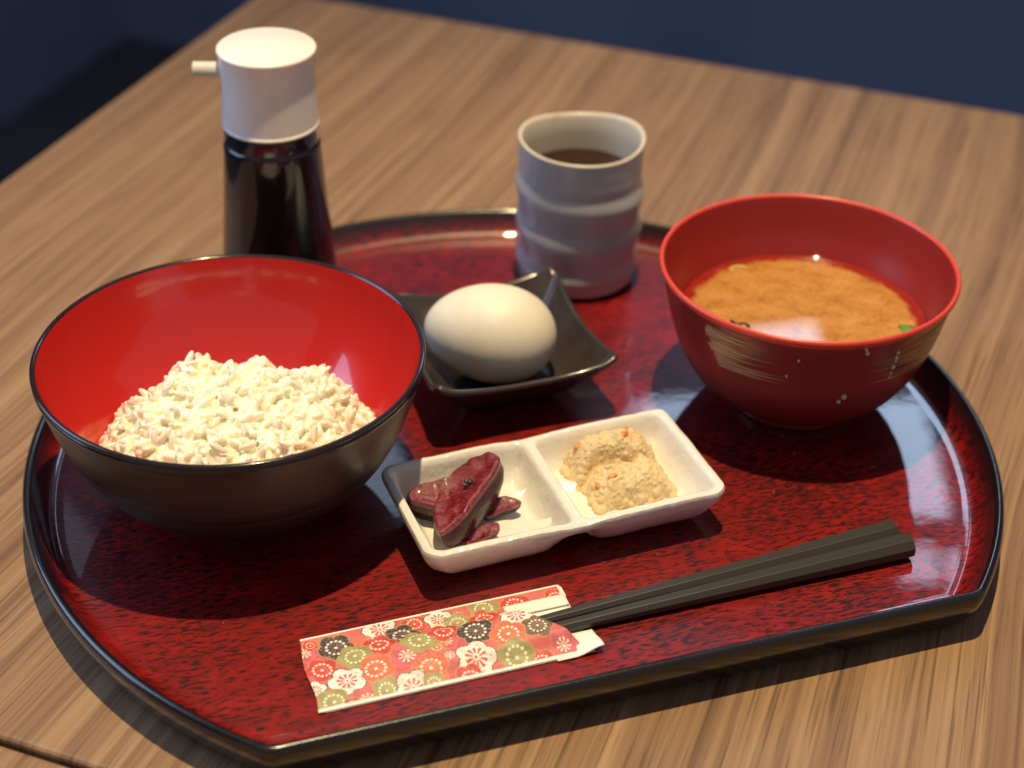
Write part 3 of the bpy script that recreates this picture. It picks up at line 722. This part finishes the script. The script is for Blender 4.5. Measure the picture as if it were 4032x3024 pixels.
# outline of the printed front: strip at the top runs the full length, the rest is cut on the slant
def ucut(v_):
    if v_ > .0305: return SLL - .0012 * smooth(SLW - .002, SLW, v_)
    t = min(1, max(0, (v_ - .0015) / .0275)); return .0985 - .0220 * t ** 1.15 if v_ < .0293 else .0765
lead = lambda v_: .0018 * v_ / SLW + .0006 * math.sin(v_ * 210)     # slightly wavy left end
fv_, ff_ = [], []; colr = []
for i in range(NU + 1):
    for j in range(NV + 1):
        v_ = vs_[j]; u = lead(v_) + (ucut(v_) - lead(v_)) * i / NU
        fi = min(NU, int(round(u / SLL * NU))); colr.append(img[fi, j]); fv_.append((u, v_, bulge(u, v_) if v_ < .0302 else min(bulge(u, v_), .0024)))
ff_ = [(i * (NV + 1) + j, (i + 1) * (NV + 1) + j, (i + 1) * (NV + 1) + j + 1, i * (NV + 1) + j + 1) for i in range(NU) for j in range(NV)
       if not (abs(ucut(vs_[j]) - ucut(vs_[j + 1])) > .008 and False)]
me = bpy.data.meshes.new('front_panel'); me.from_pydata([tuple(map(float, p)) for p in fv_], [], ff_); me.polygons.foreach_set('use_smooth', [True] * len(me.polygons)); me.materials.append(M_print)
ca = me.color_attributes.new('print', 'FLOAT_COLOR', 'POINT'); ca.data.foreach_set('color', np.c_[np.array(colr), np.ones(len(colr))].astype(np.float32).ravel())
o = bpy.data.objects.new('front_panel', me); link(o, slv); o['label'] = 'panel printed with red, white, green and dark plum blossoms'
def sheet(name, u0, u1, v0, v1, zf, m, nu=40, nv=16):
    v = [(u0 + (u1 - u0) * i / nu, v0 + (v1 - v0) * j / nv, zf(u0 + (u1 - u0) * i / nu, v0 + (v1 - v0) * j / nv)) for i in range(nu + 1) for j in range(nv + 1)]
    f = [(i * (nv + 1) + j, (i + 1) * (nv + 1) + j, (i + 1) * (nv + 1) + j + 1, i * (nv + 1) + j + 1) for i in range(nu) for j in range(nv)]
    o = mesh(name, v, f, m, slv); s_ = o.modifiers.new('t', 'SOLIDIFY'); s_.thickness = .00018; s_.offset = 0; return o
sheet('back_panel', .0025, SLL - .0003, -.0002, SLW + .0002, lambda u, v_: .0003, M_paper)
sheet('inner_fold', .0765, SLL - .0006, .0255, .0312, lambda u, v_: .0011 + .0003 * smooth(.026, .031, v_), M_paper, 20, 6)
sheet('curled_lip', .0860, .1035, -.0012, .0110, lambda u, v_: .0006 + .0030 * smooth(.0930, .1035, u) * smooth(.011, -.001, v_), M_paper, 20, 12)

# ------------------------------------------------------------------ tea cup
CC = (.0295, .7290); CH = .0720
cup = thing('tea_cup', 'grey blue ribbed ceramic cup of dark tea at the back', 'cup', (*CC, Z0))
def crf(r, z, a):
    t = z / CH
    ph = z * 1000 + 4.4 * math.sin(a + 2.6) + 1.2 * math.sin(2 * a + .5)
    band = (ph / 19.0) % 1.0
    led = (smooth(0, .60, band) - smooth(.60, 1.0, band)) * smooth(.06, .14, t) * (1 - smooth(.70, .84, t))
    return r + .0018 * led * (.7 + .3 * math.sin(2 * a + z * 60)) + .0004 * math.sin(3 * a + z * 90) * t, z + (.0007 * math.sin(2 * a + 1) + .0004 * math.sin(3 * a)) * smooth(.5, 1, t)
pr = [(0, .0012), (.0235, .0012), (.0240, .0), (.0252, .0), (.0262, .0012), (.0272, .0022)] + [(.0274 + .0017 * (q / 60), .0030 + (CH - .0045) * q / 60) for q in range(61)]
v, f = lathe(pr[:6], 96); mesh('foot', v, f, Mat('foot_clay', (.030, .020, .018), .5).m, cup)
mesh('outer_wall', *lathe(pr[5:] , 144, crf), M_cup, cup)
rp = [(pr[-1][0], pr[-1][1]), (.0293, CH - .0006), (.0291, CH), (.0284, CH + .0003), (.0276, CH - .0002), (.0270, CH - .0016), (.0264, CH - .010), (.0258, CH - .03), (.0250, .010), (.020, .006), (0, .005)]
o = mesh('lip_and_lining', *lathe(rp, 144, lambda r, z, a: (r, crf(r, z, a)[1]) if z < CH - .002 else (r + .0004 * math.sin(3 * a + z * 90), crf(r, z, a)[1])), M_cupin, cup); o['label'] = 'cream glazed lip with rusty spots and inside'
TZ = .0530
tea = mesh('tea', *lathe([(0, 0), (.012, 0), (.022, 0), (.0252, .0), (.0262, .0004)], 96), M_tea, loc=(*CC, Z0 + TZ)); tag(tea, 'dark brown tea filling the grey cup', 'tea')

# ------------------------------------------------------------------ soy sauce bottle
YC = (-.1065, .6890)
bot = thing('soy_sauce_bottle', 'glass soy sauce bottle with white cap and small side spout', 'bottle', (*YC, Z0))
gp = spline([(.0262, .0002), (.0272, .0025), (.0268, .012), (.0248, .036), (.0230, .058), (.0215, .080), (.0206, .092), (.0198, .0965)], 5)
up = [q for q in gp if q[1] > .0890]; dn = [q for q in gp if q[1] <= .0890]
mesh('glass_neck', *lathe([dn[-1]] + up + [(r - .0012, z) for r, z in up[::-1]] + [(dn[-1][0] - .0012, dn[-1][1])], 96), M_glass, bot)
lvl = dn[-1]; mesh('soy_sauce', *lathe([(0, .0002)] + dn[:-1] + [(lvl[0] - .0001, lvl[1] - .0002), (lvl[0] - .0014, lvl[1] - .0006), (0, lvl[1] - .0006)], 96), M_soy, bot)['label'] = 'dark soy sauce filling the clear glass'
cp = [(.0150, .0945), (.0200, .0945), (.0206, .0950), (.0208, .0960)] + spline([(.0208, .0960), (.0203, .1040), (.0199, .1130), (.0200, .1220), (.0207, .1275), (.0211, .1288)], 6) + [(.0210, .1296), (.0204, .1301), (0, .1303)]
cap = mesh('cap', *lathe([(0, .0945)] + cp, 96), M_cap, bot)
n = 24; rings = []
for x, r in ((.0185, .0034), (.0300, .0033), (.0315, .0034), (.0315, .0024), (.0240, .0022)):
    rings.append([(-x, r * math.cos(2 * math.pi * i / n), .1190 + r * math.sin(2 * math.pi * i / n)) for i in range(n)])
mesh('spout', *loft(rings, cap1=True), M_spout, cap)

# ------------------------------------------------------------------ a little dust and lint on the lacquer
items = []; rd = random.Random(21); db, dfc = blob(5, 4)
for _ in range(90):
    a = rd.uniform(0, 6.283); rr = .17 * math.sqrt(rd.random()); x, y = TC[0] + rr * math.cos(a), TC[1] + rr * math.sin(a)
    if -.327 * x + .945 * y < .4039 + .016: continue
    if rd.random() < .7:
        items.append((db * rd.uniform(.00008, .00020) + np.array([x, y, .0100]), dfc))
    else:
        n = 8; Lf = rd.uniform(.0010, .0026); th = rd.uniform(0, 6.283); cv_ = rd.uniform(-1.4, 1.4); v, f = [], []; px, py = x, y
        for i in range(n):
            for q, zz in ((-.00005, 0), (.00005, 0), (0, .00007)): v.append((px - q * math.sin(th), py + q * math.cos(th), .0100 + zz))
            px += Lf / n * math.cos(th); py += Lf / n * math.sin(th); th += cv_ / n
        for i in range(n - 1):
            for q in range(3): f.append((i * 3 + q, i * 3 + (q + 1) % 3, i * 3 + 3 + (q + 1) % 3, i * 3 + 3 + q))
        items.append((v, f))
o = mesh('dust', *join(items), Mat('lint', (.55, .50, .45), .8).m); o['kind'] = 'stuff'; tag(o, 'fine dust and lint scattered on the red tray', 'dust')
